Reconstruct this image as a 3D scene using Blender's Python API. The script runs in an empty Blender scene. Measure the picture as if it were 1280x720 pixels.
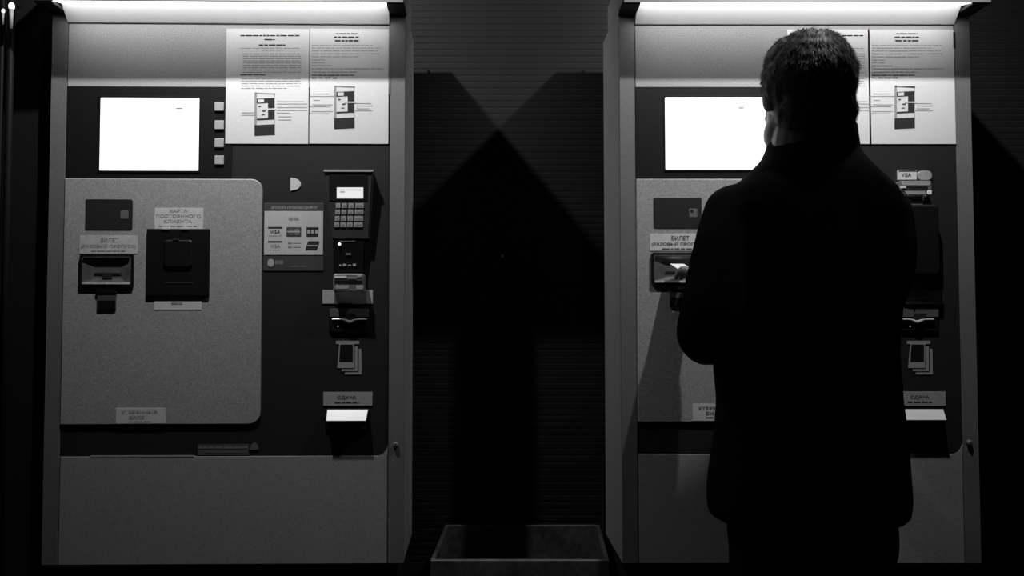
import bpy, bmesh, math, random
from mathutils import Vector, Matrix, noise
R = math.radians
random.seed(7)
C = bpy.context.scene.collection
scene = bpy.context.scene

# ------------------------------------------------------------------ camera
CAM = Vector((0.0, -1.875, 1.30)); PITCH = R(2.23); FPX = 1050.0; VX = 610.0
cd = bpy.data.cameras.new('camera'); cam = bpy.data.objects.new('camera', cd); C.objects.link(cam)
cam.location = CAM; cam.rotation_euler = (R(90) + PITCH, 0, 0)
cd.sensor_fit = 'HORIZONTAL'; cd.sensor_width = 36; cd.lens = FPX / 1280 * 36
cd.shift_x = (640 - VX) / 1280; cd.clip_start = 0.02
scene.camera = cam

# ------------------------------------------------------------------ world, lights, exposure
world = bpy.data.worlds.new('world'); scene.world = world; world.use_nodes = True
wb = world.node_tree.nodes['Background']
wb.inputs[0].default_value = (1, 1, 1, 1); wb.inputs[1].default_value = 0.004
scene.view_settings.view_transform = 'Standard'; scene.view_settings.look = 'None'
scene.view_settings.exposure = 0.0; scene.view_settings.gamma = 1.0
scene.view_settings.use_curve_mapping = False

def point_lamp(name, loc, watts, radius):
    l = bpy.data.lights.new(name, 'POINT'); l.energy = watts; l.shadow_soft_size = radius
    o = bpy.data.objects.new(name, l); C.objects.link(o); o.location = loc
    return o
# the small lamp above each machine, just in front of its roof edge
def spot_lamp(loc, watts):
    l = bpy.data.lights.new('overhead_lamp', 'SPOT'); l.energy = watts; l.shadow_soft_size = .012
    l.spot_size = R(130); l.spot_blend = 1.0
    o = bpy.data.objects.new('overhead_lamp', l); C.objects.link(o); o.location = loc
    o.rotation_euler = Vector((0, .766, -.643)).to_track_quat('-Z', 'Y').to_euler()
spot_lamp((-0.528, -0.36, 2.49), 66.0)
spot_lamp((0.719, -0.36, 2.49), 66.0)
STRIP = 6.5          # emission of the tube behind each canopy diffuser
SCREEN = 0.98

# ------------------------------------------------------------------ materials
MATS = {}
def mat(name, v, rough=0.5, metal=0.0, speckle=0.0, scale=700.0, bump=0.0, emit=0.0, spec=0.5, trans=0.0, alpha=1.0, blotch=0.0, bscale=6.0):
    if name in MATS: return MATS[name]
    m = bpy.data.materials.new(name); m.use_nodes = True; nt = m.node_tree
    b = nt.nodes['Principled BSDF']
    b.inputs['Base Color'].default_value = (v, v, v, 1)
    b.inputs['Roughness'].default_value = rough; b.inputs['Metallic'].default_value = metal
    b.inputs['Specular IOR Level'].default_value = spec
    b.inputs['Transmission Weight'].default_value = trans; b.inputs['Alpha'].default_value = alpha
    if emit:
        b.inputs['Emission Color'].default_value = (1, 1, 1, 1); b.inputs['Emission Strength'].default_value = emit
    tc = nt.nodes.new('ShaderNodeTexCoord')
    n = nt.nodes.new('ShaderNodeTexNoise'); n.inputs['Scale'].default_value = scale; n.inputs['Detail'].default_value = 2
    nt.links.new(tc.outputs['Object'], n.inputs['Vector'])
    n2 = nt.nodes.new('ShaderNodeTexNoise'); n2.inputs['Scale'].default_value = bscale; n2.inputs['Detail'].default_value = 5
    nt.links.new(tc.outputs['Object'], n2.inputs['Vector'])
    a = nt.nodes.new('ShaderNodeMapRange'); a.inputs[1].default_value = .3; a.inputs[2].default_value = .7
    a.inputs[3].default_value = v * (1 - speckle); a.inputs[4].default_value = v * (1 + speckle)
    nt.links.new(n.outputs[0], a.inputs[0])
    c = nt.nodes.new('ShaderNodeMapRange'); c.inputs[1].default_value = .3; c.inputs[2].default_value = .7
    c.inputs[3].default_value = 1 - blotch; c.inputs[4].default_value = 1 + blotch
    nt.links.new(n2.outputs[0], c.inputs[0])
    mu = nt.nodes.new('ShaderNodeMath'); mu.operation = 'MULTIPLY'
    nt.links.new(a.outputs[0], mu.inputs[0]); nt.links.new(c.outputs[0], mu.inputs[1])
    nt.links.new(mu.outputs[0], b.inputs['Base Color'])
    if bump:
        bp = nt.nodes.new('ShaderNodeBump'); bp.inputs['Strength'].default_value = bump; bp.inputs['Distance'].default_value = 0.001
        nt.links.new(n.outputs[0], bp.inputs['Height']); nt.links.new(bp.outputs[0], b.inputs['Normal'])
    MATS[name] = m; return m
PAINT = mat('grey_powder_paint', .31, .62, scale=380, speckle=.24, blotch=.03)
LOWER = mat('grey_lower_paint', .27, .62, scale=380, speckle=.18, blotch=.03)
POST = mat('brushed_post_metal', .14, .55, scale=380, speckle=.15, blotch=.05)
SIDE = mat('side_panel_paint', .19, .6, speckle=.12, blotch=.05)
SEAM = mat('seam_black', .006, .8)
DARK = mat('dark_control_panel', .015, .5, speckle=.15, blotch=.08, spec=.45)
BEZEL = mat('black_bezel', .007, .5, spec=.25)
BLACK = mat('black_plastic', .006, .5, spec=.2)
SHELL = mat('charcoal_plastic', .045, .35, spec=.5)
BASEM = mat('black_base_paint', .010, .6, spec=.2)
PAPER = mat('white_paper', .62, .7, speckle=.05, scale=500)
LABEL = mat('label_paper', .60, .6, speckle=.08, scale=500, blotch=.05, bscale=60)
DIML = mat('grey_label', .22, .6, speckle=.1, scale=500)
INK = mat('black_ink', .03, .8, spec=.1)
GINK = mat('grey_ink', .28, .8, spec=.1)
LINK = mat('pale_ink', .40, .8, spec=.1)
STEEL = mat('polished_steel', .55, .28, metal=1.0, blotch=.08, bscale=20)
STEELD = mat('dull_steel', .30, .4, metal=.7, blotch=.1, bscale=20)
CLEAR = mat('clear_plastic', .85, .06, trans=.85, spec=.6)
KEYM = mat('grey_key', .40, .45)
GLOW = mat('tube_diffuser', .8, .5, emit=STRIP)
SCR = mat('lit_screen', .8, .3, emit=SCREEN)
LCD = mat('lit_small_display', .5, .4, emit=.62)
LED = mat('lit_indicator', .8, .4, emit=.9)
WALL = mat('ribbed_wall_metal', .0085, .6, speckle=.06, scale=300, blotch=.12, bscale=3, spec=.08)
FLOORM = mat('dark_stone_floor', .05, .6, speckle=.2, scale=60)
CEILM = mat('dark_ceiling', .03, .8)
BINM = mat('scuffed_bin_metal', .045, .5, speckle=.3, scale=60, blotch=.45, bscale=14)
COAT = mat('black_coat_wool', .0065, .95, speckle=.2, scale=900, spec=.04, bump=.2)
TROU = mat('black_trouser_cloth', .006, .95, spec=.05)
SKIN = mat('skin', .20, .5, speckle=.05, scale=200, blotch=.05, bscale=30)
HAIR = mat('grey_dark_hair', .052, .55, speckle=.5, scale=90, blotch=.3, bscale=25, spec=.3)
SHOE = mat('black_leather', .01, .4)

# ------------------------------------------------------------------ geometry helpers
def ray(x, y):
    a = (x - VX) / FPX; b = (360 - y) / FPX
    cp, sp = math.cos(PITCH), math.sin(PITCH)
    return Vector((a, cp - b * sp, sp + b * cp))
def W(x, y, Y):
    d = ray(x, y); t = (Y - CAM.y) / d.y
    return CAM + d * t

def finish(name, bm, m, parent=None, smooth=False):
    bmesh.ops.recalc_face_normals(bm, faces=bm.faces)
    me = bpy.data.meshes.new(name); bm.to_mesh(me); bm.free()
    me.materials.append(m)
    if smooth:
        for p in me.polygons: p.use_smooth = True
    o = bpy.data.objects.new(name, me); C.objects.link(o)
    if parent: o.parent = parent
    return o
def thing(name, label, cat, loc=(0, 0, 0), rz=0, group=None):
    o = bpy.data.objects.new(name, None); C.objects.link(o); o.empty_display_size = .1
    o.location = loc; o.rotation_euler = (0, 0, rz); o['label'] = label; o['category'] = cat
    if group: o['group'] = group
    return o
def box(bm, a, b):
    (x0, y0, z0), (x1, y1, z1) = a, b
    v = [bm.verts.new(p) for p in ((x0,y0,z0),(x1,y0,z0),(x1,y1,z0),(x0,y1,z0),(x0,y0,z1),(x1,y0,z1),(x1,y1,z1),(x0,y1,z1))]
    for f in ((0,1,2,3),(4,5,6,7),(0,1,5,4),(1,2,6,5),(2,3,7,6),(3,0,4,7)): bm.faces.new([v[i] for i in f])
def prism(bm, pts, yf, yb, inset=0.0):
    """outline in x,z between depths yf (front) and yb; front edge chamfered by inset"""
    n = len(pts); cx = sum(p[0] for p in pts)/n; cz = sum(p[1] for p in pts)/n
    def ring(y, ins):
        out = []
        for x, z in pts:
            dx, dz = cx - x, cz - z; l = math.hypot(dx, dz) or 1
            k = ins * 1.4 / l
            out.append(bm.verts.new((x + dx*k, y, z + dz*k)))
        return out
    rs = [ring(yf, inset)]
    if inset: rs.append(ring(yf + inset, 0))
    rs.append(ring(yb, 0))
    bm.faces.new(rs[0]); bm.faces.new(rs[-1])
    for a, b in zip(rs, rs[1:]):
        for i in range(n): bm.faces.new((a[i], a[(i+1)%n], b[(i+1)%n], b[i]))
def rrect(x0, z0, x1, z1, r=(0, 0, 0, 0), seg=5):
    """r: corner radii lower-left, lower-right, upper-right, upper-left"""
    if not isinstance(r, (tuple, list)): r = (r,)*4
    out = []
    for (cx, cz, sx, sz, a0), rr in zip(((x0,z0,1,1,180),(x1,z0,-1,1,270),(x1,z1,-1,-1,0),(x0,z1,1,-1,90)), r):
        if rr <= 0: out.append((cx, cz)); continue
        for k in range(seg + 1):
            a = R(a0 + 90*k/seg)
            out.append((cx + sx*rr + rr*math.cos(a), cz + sz*rr + rr*math.sin(a)))
    return out
def disc_pts(x, z, rx, rz=None, n=14):
    rz = rz or rx
    return [(x + rx*math.cos(2*math.pi*k/n), z + rz*math.sin(2*math.pi*k/n)) for k in range(n)]

class Face:
    """Turns measured front-face positions of one machine into its local metres."""
    def __init__(s, loc, rz):
        s.loc = Vector(loc); s.inv = Matrix.Rotation(-rz, 3, 'Z'); s.n = Matrix.Rotation(rz, 3, 'Z') @ Vector((0, 1, 0))
    def at(s, x, y, off=0.0):
        d = ray(x, y); p0 = s.loc + s.n * off
        t = (p0 - CAM).dot(s.n) / d.dot(s.n)
        p = s.inv @ (CAM + d*t - s.loc)
        return (p.x, p.z)

def add_text(name, body, box4, F, off, m, parent):
    """lettering fitted inside the measured rectangle"""
    cu = bpy.data.curves.new(name, 'FONT'); cu.body = body; cu.size = 1; cu.resolution_u = 2
    cu.align_x = 'LEFT'; cu.offset = .012
    t = bpy.data.objects.new(name, cu); C.objects.link(t)
    bpy.context.view_layer.update()
    me = bpy.data.meshes.new_from_object(t.evaluated_get(bpy.context.evaluated_depsgraph_get()))
    bpy.data.objects.remove(t); bpy.data.curves.remove(cu)
    xs = [v.co.x for v in me.vertices]; ys = [v.co.y for v in me.vertices]
    if not xs: return None
    x0, x1, y0, y1 = min(xs), max(xs), min(ys), max(ys)
    a = F.at(box4[0], box4[3], off); b = F.at(box4[2], box4[1], off)
    for v in me.vertices:
        u = (v.co.x - x0)/(x1 - x0 or 1); w = (v.co.y - y0)/(y1 - y0 or 1)
        v.co = (a[0] + u*(b[0]-a[0]), off, a[1] + w*(b[1]-a[1]))
    me.name = name; me.materials.clear(); me.materials.append(m)
    o = bpy.data.objects.new(name, me); C.objects.link(o); o.parent = parent
    return o

# ------------------------------------------------------------------ setting
WY = 0.330
def struct(o): o['kind'] = 'structure'; return o
bm = bmesh.new(); box(bm, (-3.2, -3.4, -.05), (3.2, WY + .2, 0)); struct(finish('floor', bm, FLOORM))
bm = bmesh.new(); box(bm, (-3.2, -3.4, 2.9), (3.2, WY + .2, 2.95)); struct(finish('ceiling', bm, CEILM))
bm = bmesh.new(); box(bm, (-3.2, WY + .02, 0), (3.2, WY + .12, 2.9)); wall = struct(finish('wall_back', bm, WALL))
def ribbed(z0, z1, pitch=0.0172):
    bm = bmesh.new(); n = int(round((z1 - z0)/pitch)); p = (z1 - z0)/n
    prof = [(WY + .02, z0)]
    for k in range(n):
        b = z0 + k*p
        prof += [(WY + .0007, b + .02*p), (WY + .0007, b + .18*p), (WY, b + .30*p), (WY, b + .88*p)]
    prof += [(WY + .02, z1)]
    L = [bm.verts.new((-3.2, y, z)) for y, z in prof]; Rr = [bm.verts.new((3.2, y, z)) for y, z in prof]
    for i in range(len(prof)-1): bm.faces.new((L[i], Rr[i], Rr[i+1], L[i+1]))
    return bm
seam = W(628, 355, WY).z
for a, b in ((0.0, seam - 1.0 - .002), (seam - 1.0 + .002, seam - .003), (seam + .003, seam + 1.0 - .003), (seam + 1.0 + .003, 2.9)):
    if b - a > .05: finish('cladding_panel', ribbed(a, b), WALL, wall)
bm = bmesh.new(); p = W(628, 320, WY)
prism(bm, disc_pts(p.x, p.z, .0045), WY - .003, WY + .004, .001); finish('screw', bm, STEELD, wall)

# dark pillar and steel posts at the left edge
bm = bmesh.new(); a = W(44, 360, .02).x
box(bm, (-1.9, .02, 0), (a, WY + .02, 2.9)); struct(finish('wall_left', bm, mat('dark_pillar', .012, .35, spec=.4)))
def post(px, pr, label):
    t = thing('steel_post', label, 'post', (W(px, 20, -.04).x, -.04, 0), 0, None)
    r = pr * 1.85 / FPX
    for nm, rr, z0, z1, m in (('tube', r, .012, 2.899, mat('post_steel', .008, .55, spec=.08)), ('base_flange', r*1.3, 0, .012, STEELD)):
        bm = bmesh.new()
        bmesh.ops.create_cone(bm, cap_ends=True, segments=24, radius1=rr, radius2=rr, depth=z1 - z0, matrix=Matrix.Translation((0, 0, (z0+z1)/2)))
        finish(nm, bm, m, t, True)
post(14, 4.5, 'thicker vertical steel post at the far left edge, nearer the left machine')
post(3.5, 3.2, 'thin vertical steel post at the extreme left edge of the photo')

def reflection_glow(px, py, w, h, label, grp=None):  # added emitter on a post, in place of a bright reflection
    p = W(px, py, -.062); k = 1.81/FPX
    t = thing('added_post_glow', label, 'added glow', (p.x, -.062, p.z))
    bm = bmesh.new(); bmesh.ops.create_uvsphere(bm, u_segments=14, v_segments=10, radius=1, matrix=Matrix.Diagonal((w*k/2, w*k/2, h*k/2, 1)))
    finish('glow_blob', bm, mat('lit_reflection', .8, .4, emit=1.3), t, True)
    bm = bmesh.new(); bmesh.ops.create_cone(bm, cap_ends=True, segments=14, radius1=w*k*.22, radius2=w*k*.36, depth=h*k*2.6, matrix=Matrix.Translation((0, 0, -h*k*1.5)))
    finish('reflection_tail', bm, mat('lit_reflection_tail', .3, .4, emit=.05), t, True)  # dimly glowing cone added for the reflection's fading streak
    bm = bmesh.new(); box(bm, (-w*k*.3, 0, h*k*.42), (w*k*.3, .030, h*k*.62)); finish('added_bracket', bm, STEELD, t)
reflection_glow(14.5, 8, 7.5, 10, 'brighter small glow added in place of a reflection, high on the thicker steel post')
reflection_glow(4, 14, 4, 6, 'fainter tiny glow added in place of a reflection, high on the thin steel post')

# ------------------------------------------------------------------ ticket machines
HW, PO = .36, .395      # half width of the face, outer half width
ZSEAM = W(850, 31.5, 0).z; ZBOT = W(850, 704.5, 0).z; ZLIP = W(850, 3, -.08).z
ZTOP = 1.3 + .715; ZROOF = 2.074; DEP = .262

def machine(side, loc, rz, label):
    L = side == 'left'
    t = thing('payment_machine', label, 'machine', loc, rz)
    F = Face(loc, rz)
    def pl(name, x0, y0, x1, y1, yf, th, m, parent=None, r=0, inset=.0008, quad=None):
        bm = bmesh.new()
        if quad: pts = [F.at(x, y, yf) for x, y in quad]
        else:
            a = F.at(x0, y1, yf); b = F.at(x1, y0, yf)
            pts = rrect(a[0], a[1], b[0], b[1], r)
        prism(bm, pts, yf, yf + th, inset)
        return finish(name, bm, m, parent or t)
    def bars(name, rows, off, m, parent):
        """rows of tiny print too blurred to read: word-length strokes (x0, x1, y, height)"""
        bm = bmesh.new()
        for x0, x1, y, h in rows:
            x = x0
            while x < x1 - 1:
                w = min(random.uniform(3, 11), x1 - x)
                a = F.at(x, y + h/2, off); b = F.at(x + w, y - h/2, off)
                v = [bm.verts.new((q[0], off, q[1])) for q in ((a[0], a[1]), (b[0], a[1]), (b[0], b[1]), (a[0], b[1]))]
                bm.faces.new(v); x += w + random.uniform(.7, 1.6)
        o_ = finish(name, bm, m, parent); o_['kind'] = 'stuff'; return o_
    # --- carcass
    bm = bmesh.new(); box(bm, (-PO + .004, .006, ZBOT), (PO - .004, DEP, ZTOP - .006)); finish('cabinet', bm, SIDE, t)
    for s in (-1, 1):
        bm = bmesh.new(); x0, x1 = sorted((s*(PO), s*(PO - .004)))
        box(bm, (x0, .012, ZBOT), (x1, DEP + .001, ZTOP)); finish('side_panel', bm, SIDE, t)
        bm = bmesh.new(); x0, x1 = sorted((s*(HW + .0015), s*PO))
        prism(bm, rrect(x0, ZBOT, x1, ZLIP - .0015), -.002, .010, .0012); finish('corner_post', bm, POST, t)
    bm = bmesh.new(); box(bm, (-HW - .002, .004, ZBOT + .001), (HW + .002, .0065, ZLIP)); finish('seam_backing', bm, SEAM, t)
    bm = bmesh.new(); box(bm, (-PO + .02, .02, 0), (PO - .02, DEP - .01, ZBOT - .001)); finish('base', bm, BASEM, t)
    # --- canopy with tube light
    bm = bmesh.new(); box(bm, (-PO, .005, ZTOP + .001), (PO, .18, ZROOF))
    box(bm, (-PO, -.078, ZLIP + .0145), (PO, .005, ZROOF))
    box(bm, (-PO - .002, -.082, ZLIP), (PO + .002, -.077, ZROOF))
    can = finish('canopy', bm, SIDE, t)

    bm = bmesh.new(); A = [bm.verts.new((-HW, *p)) for p in ((-.0765, ZLIP + .0005), (-.035, ZLIP + .011), (-.035, ZLIP + .0135), (-.0765, ZLIP + .003))]; B = [bm.verts.new((HW, v.co.y, v.co.z)) for v in A]
    bm.faces.new(A); bm.faces.new(B)
    for k in range(4): bm.faces.new((A[k], A[(k+1)%4], B[(k+1)%4], B[k]))
    finish('diffuser', bm, GLOW, can)
    for s in (-1, 1):
        bm = bmesh.new(); x0, x1 = sorted((s*(HW + .0005), s*(PO + .003)))
        box(bm, (x0, -.0765, ZLIP - .002), (x1, -.0025, ZLIP + .0038)); finish('end_cap', bm, BASEM, can)
    # --- face panels
    Xl, Xr = -HW, HW
    def zz(x, y): return F.at(x, y)[1]
    cx = 286 if L else 992
    z_h1 = zz(cx, 32.6); z_band0 = zz(cx, 224); z_band1 = zz(cx, 530 if L else 527); z_low = zz(cx, 570 if L else 567.5)
    z_b0 = zz(cx, 109)
    bm = bmesh.new(); prism(bm, rrect(Xl, ZSEAM + .0012, Xr, ZLIP + .0003), 0, .004, .0008); bm.free(); bm = bmesh.new()
    P = [(-.0348, ZLIP + .0115), (-.004, ZSEAM + .0012), (.004, ZSEAM + .0012), (.004, ZLIP + .0115)]
    A = [bm.verts.new((Xl, *p)) for p in P]; B = [bm.verts.new((Xr, *p)) for p in P]
    bm.faces.new(A); bm.faces.new(B)
    for k in range(4): bm.faces.new((A[k], A[(k+1)%4], B[(k+1)%4], B[k]))
    finish('header_panel', bm, mat('header_white', .8, .6, speckle=.05), t)
    bm = bmesh.new(); prism(bm, rrect(Xl, z_b0 + .0005, Xr, ZSEAM - .0012), 0, .004, .0008); finish('upper_panel', bm, PAINT, t)
    sx = F.at(290 if L else 998, 200)[0]; dx = F.at(327 if L else 1042, 400)[0]
    arc = [(Xr - .020 + .020*math.cos(R(a_)), z_low + .020 + .020*math.sin(R(a_))) for a_ in range(270, 361, 15)]
    bm = bmesh.new(); prism(bm, [(Xl, z_low)] + arc + [(Xr, z_b0), (sx + .0004, z_b0), (sx + .0004, z_band1 + .03), (Xl, z_band1 + .03)], .0007, .004)
    finish('control_panel', bm, DARK, t)
    bm = bmesh.new(); prism(bm, rrect(Xl, z_band0 - .012, sx, z_b0), 0, .004, .0005); bez = finish('screen_bezel', bm, BEZEL, t)
    bm = bmesh.new(); prism(bm, rrect(Xl, z_band1, dx, z_band0, (0, .025, .025, 0)), -.004, .004, .0012); finish('access_door', bm, PAINT, t)
    bm = bmesh.new(); prism(bm, rrect(Xl, ZBOT + .001, Xr, z_low - .0006), -.001, .004, .0012)
    prism(bm, [(Xr, z_low - .001), (Xr, z_low + .022), (Xr - .004, z_low + .012), (Xr - .010, z_low + .004), (Xr - .022, z_low - .001)], -.0008, .004)
    finish('lower_panel', bm, LOWER, t)
    if L: pl('edge_lip', 112, 569.3, 243, 571.6, -.0016, .003, LOWER, r=.001)
    # --- screen
    s = (124, 122.5, 249, 213) if L else (832, 121.5, 957, 212)
    pl('screen_rim', s[0]-2.5, s[1]-2.5, s[2]+2.5, s[3]+2.5, -.0012, .002, BLACK, bez)
    scr = pl('screen', *s, -.0022, .002, SCR, bez, r=.002)
    mk = (220, 134.6, 228, 136.4) if L else (923, 134, 930, 135.6)
    pl('screen_mark', *mk, -.0026, .0004, GINK, bez, inset=0)
    for yy in (133, 156, 178.5, 200):
        bx = 274 if L else 982
        pl('side_button', bx-6, yy-5.5, bx+5.5, yy+5.5, -.0035, .004, KEYM, r=.0012)
    # --- instruction poster : two sheets
    px0, px1, pm = (281.5, 486, 386.5) if L else (986, 1192, 1087)
    t0, b0 = (36.5, 179.5) if L else (37, 180)
    for k, (a, b) in enumerate(((px0, pm - .08), (pm + .08, px1))):
        sh = pl('instruction_sheet', a, t0, b, b0, -.0012, .001, PAPER, inset=.0002)
        o = -.0015
        rows, heavy = [], []
        x0 = a + 20
        if k == 0:
            heavy += [(a+19, a+93, 44.5, 1.6), (a+49, a+62, 49.5, 1.6), (a+42, a+76, 56.3, 1.6), (a+19, a+69-19, 93.5, 1.1)]
            rows += [(a+19, a+93, 60.3, .8), (a+45, a+75, 63, .6)] + [(a+22, a+95, 67.5 + 2.85*i, .9) for i in range(9)]
            rows += [(a+20, a+95 - (18 if i == 4 else 0), 98.5 + 2.95*i, .75) for i in range(5)]
        else:
            heavy += [(a+33, a+60, 42, 1.0), (a+31, a+62, 46.5, 1.7), (a+32, a+62, 51, 1.9), (a+3, a+56, 94, 1.1), (a+3, a+35, 97.4, 1.1)]
            rows += [(a+3, a+80 + random.uniform(-3, 12), 56.5 + 3.6*i, .8) for i in range(4)] + [(a+3, a+62, 71, .8), (a+3, a+20, 75, .8), (a+3, a+20, 78.4, .8), (a+3, a+28, 82, .8), (a+3, a+92, 86, .9), (a+3, a+60, 90, .9)]
        bars('heading_print', heavy, o, INK, sh); bars('body_print', rows, o, GINK, sh)
        # printed picture of the machine with call-outs
        q = (a + 36.5, 115.5) if k == 0 else (a + 31, 107)
        def fl(x0, y0, x1, y1, oo, m, bm_, sk=-.05):
            pts = []
            for x, y in ((x0, y1), (x1, y1), (x1, y0), (x0, y0)):
                pts.append(F.at(q[0] + x, q[1] + y + sk*(x), oo))
            bm_.faces.new([bm_.verts.new((p[0], oo, p[1])) for p in pts])
        b1 = bmesh.new(); fl(0, 0, 3, 50, o, None, b1); fl(1, 0, 26, 2, o, None, b1, .04); fl(24.7, 2, 25.5, 42, o, None, b1); finish('picture_outline', b1, GINK, sh)
        b1 = bmesh.new(); fl(3, 2, 24.7, 42, o, None, b1); finish('picture_body', b1, mat('picture_grey', .58, .8), sh)
        b1 = bmesh.new(); o2 = o - .0003
        fl(0, 41, 25.5, 54, o2, None, b1); fl(3, 8, 25, 14, o2, None, b1); fl(17, 14, 25, 33, o2, None, b1); fl(3, 33, 25, 35, o2, None, b1)
        fl(5, 17, 8, 18.5, o2, None, b1); fl(10, 23, 14, 24.5, o2, None, b1); fl(9, 28, 13, 29, o2, None, b1)
        finish('picture_dark_areas', b1, INK, sh)
        b1 = bmesh.new(); fl(4.5, 9, 12, 13, o2 - .0003, None, b1); fl(13, 20, 27, 21.5, o2 - .0003, None, b1, 0); finish('picture_screen', b1, mat('picture_grey', .58, .8), sh)
        cs = [(28, 62, 11), (28, 66, 14), (28, 66, 18.5), (28, 66, 22), (28, 44, 25.5), (30, 46, 30), (30, 46, 34), (-16, 0, 25), (-16, 0, 28)] if k == 0 else \
             [(-26, -6, 10), (-31, 0, 13), (-26, -18, 18), (-27, -2, 23.5), (-31, -4, 26), (-28, -2, 32), (-31, -6, 34.5), (26, 46, 22), (28, 48, 25), (28, 44, 28.5), (26, 48, 31)]
        b1 = bmesh.new()
        for x0_, x1_, y_ in cs: fl(x0_, y_, x1_, y_ + .7, o, None, b1, 0)
        finish('callout_lines', b1, GINK, sh)['kind'] = 'stuff'
    # clear holder strip beside the sheets
    pl('sheet_clip', (px1 + .3), 40, (px1 + 2.3), (118 if L else 60), -.003, .003, STEELD if L else BLACK, inset=.0004)

    D = -.004       # front of the access door
    # --- card picture plate
    c = (106, 249, 166, 287) if L else (817, 247, 877, 285)
    cp = pl('card_picture', *c, D - .0012, .0014, mat('card_plate', .022, .4), r=.003)
    pl('chip_symbol', c[0]+44.5, c[1]+14, c[0]+54.5, c[1]+24.5, D - .0018, .0006, mat('chip_grey', .13, .5), cp, r=.001, inset=.0002)
    if not L: pl('chip_contact', c[0]+46, c[1]+15, c[0]+50, c[1]+18.5, D - .0021, .0003, INK, cp, inset=0)
    # --- label above the ticket slot
    c = (99, 294.5, 172, 317) if L else (812.5, 292, 886, 313.5)
    lb = pl('slot_label', *c, D - .0008, .001, LABEL if not L else mat('worn_label', .50, .6, speckle=.1, scale=500, blotch=.15, bscale=50), inset=.0002)
    ink = INK if not L else GINK
    x0, y0 = c[0], c[1]
    add_text('print', 'БИЛЕТ', (x0+27, y0+3, x0+49, y0+8.2), F, D - .0012, ink, lb)
    add_text('print', '(РАЗОВЫЙ ПРОПУСК)', (x0+2, y0+10.2, x0+71, y0+16), F, D - .0012, ink, lb)
    bars('fine_print', [(x0+15, x0+60, y0+19, 1.1)], D - .0012, ink, lb)
    # --- ticket slot: recessed steel funnel in a black frame
    c = (100, 318, 168, 357) if L else (814, 316, 882, 355)
    a = F.at(c[0], c[3], D); b = F.at(c[2], c[1], D)
    x0, z0, x1, z1 = a[0], a[1], b[0], b[1]
    bm = bmesh.new()
    def ringframe(bm, o, i, yf, yb):
        po = rrect(*o, .004, 3); pi_ = rrect(*i, .002, 3); n = len(po)
        vo = [[bm.verts.new((p[0], y, p[1])) for p in po] for y in (yf, yb)]; vi = [[bm.verts.new((p[0], y, p[1])) for p in pi_] for y in (yf, yb)]
        for k in range(n):
            j = (k+1) % n
            bm.faces.new((vo[0][k], vo[0][j], vi[0][j], vi[0][k])); bm.faces.new((vo[0][k], vo[0][j], vo[1][j], vo[1][k])); bm.faces.new((vi[0][k], vi[0][j], vi[1][j], vi[1][k]))
    fw = .0055
    ringframe(bm, (x0, z0 - .004, x1, z1), (x0+fw, z0+.004, x1-fw, z1-fw), D - .0045, D)
    sl = finish('ticket_slot', bm, BLACK, t)
    # funnel
    ox0, oz0, ox1, oz1 = x0+fw, z0+.004, x1-fw, z1-fw
    ix0, iz0, ix1, iz1 = ox0+.028, oz0+.012, ox1-.024, oz1-.008
    bm = bmesh.new(); yo = D - .0042; yi_ = 0; yi = D - .001
    P = [bm.verts.new(p) for p in ((ox0, yo, oz0), (ox1, yo, oz0), (ox1, yo, oz1), (ox0, yo, oz1), (ix0, yi, iz0), (ix1, yi, iz0), (ix1, yi, iz1), (ix0, yi, iz1))]
    for f in ((0,1,5,4), (1,2,6,5), (2,3,7,6), (3,0,4,7), (4,5,6,7)): bm.faces.new([P[i] for i in f])
    finish('funnel', bm, mat('funnel_steel', .20, .42, metal=.6, blotch=.3, bscale=40), sl)
    bm = bmesh.new(); mxx = (ix0+ix1)/2
    box(bm, (ix0 - .002, D - .0025, iz0 + .009), (ix1 + .002, D - .0012, iz0 + .0125)); box(bm, (mxx - .010, D - .003, iz0), (mxx + .010, D - .0012, iz0 + .009)); finish('slot_mouth', bm, SEAM, sl)
    bm = bmesh.new()
    prism(bm, rrect(ox0 + .003, oz1 - .0035, ox1 - .003, oz1 - .0010), D - .0075, D - .004, .0006); finish('upper_lip', bm, STEEL, sl)
    bm = bmesh.new(); box(bm, (ox0 + .002, D - .0065, oz0 - .001), (ox1 - .002, D - .0040, oz0 + .0035)); finish('lower_lip', bm, mat('lip_steel', .75, .5, metal=.4, blotch=.3, bscale=60), sl)
    c = (121, 362.5, 145, 386.5) if L else (837, 359, 861, 383)
    tb = pl('coin_flap', *c, D - .003, .003, mat('flap_grey', .06, .5), inset=.0006)
    pl('flap_opening', c[0]+1, c[1]+13, c[2]-1, c[3]-.5, D - .0036, .0006, BLACK, tb, inset=.0002)
    pl('flap_top', c[0]-1, c[1]-.5, c[2]+1, c[1]+3, D - .005, .002, BLACK, tb, inset=.0004)
    # --- permanent card reader (hidden behind the man on the right machine)
    dxp = 0 if L else 711
    c = (193 + dxp, 260, 254 + dxp, 288)
    lb = pl('reader_label', *c, D - .0008, .001, LABEL, inset=.0002)
    for s_, bx in (('КАРТА', (212, 261.5, 234, 265.5)), ('ПОСТОЯННОГО', (195, 268, 251, 272)), ('КЛИЕНТА', (205, 274.5, 240, 278.5))):
        add_text('print', s_, (bx[0]+dxp, bx[1], bx[2]+dxp, bx[3]), F, D - .0012, GINK, lb)
    bars('fine_print', [(199+dxp, 246+dxp, 282.5, 1)], D - .0012, GINK, lb)
    bm = bmesh.new(); a = F.at(182+dxp, 369.5, D - .005); b = F.at(262+dxp, 286, D - .005)
    prism(bm, rrect(a[0], a[1], b[0], b[1], .0015, 2), D - .005, D, .0010); rd = finish('card_reader', bm, BLACK, t)
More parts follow.
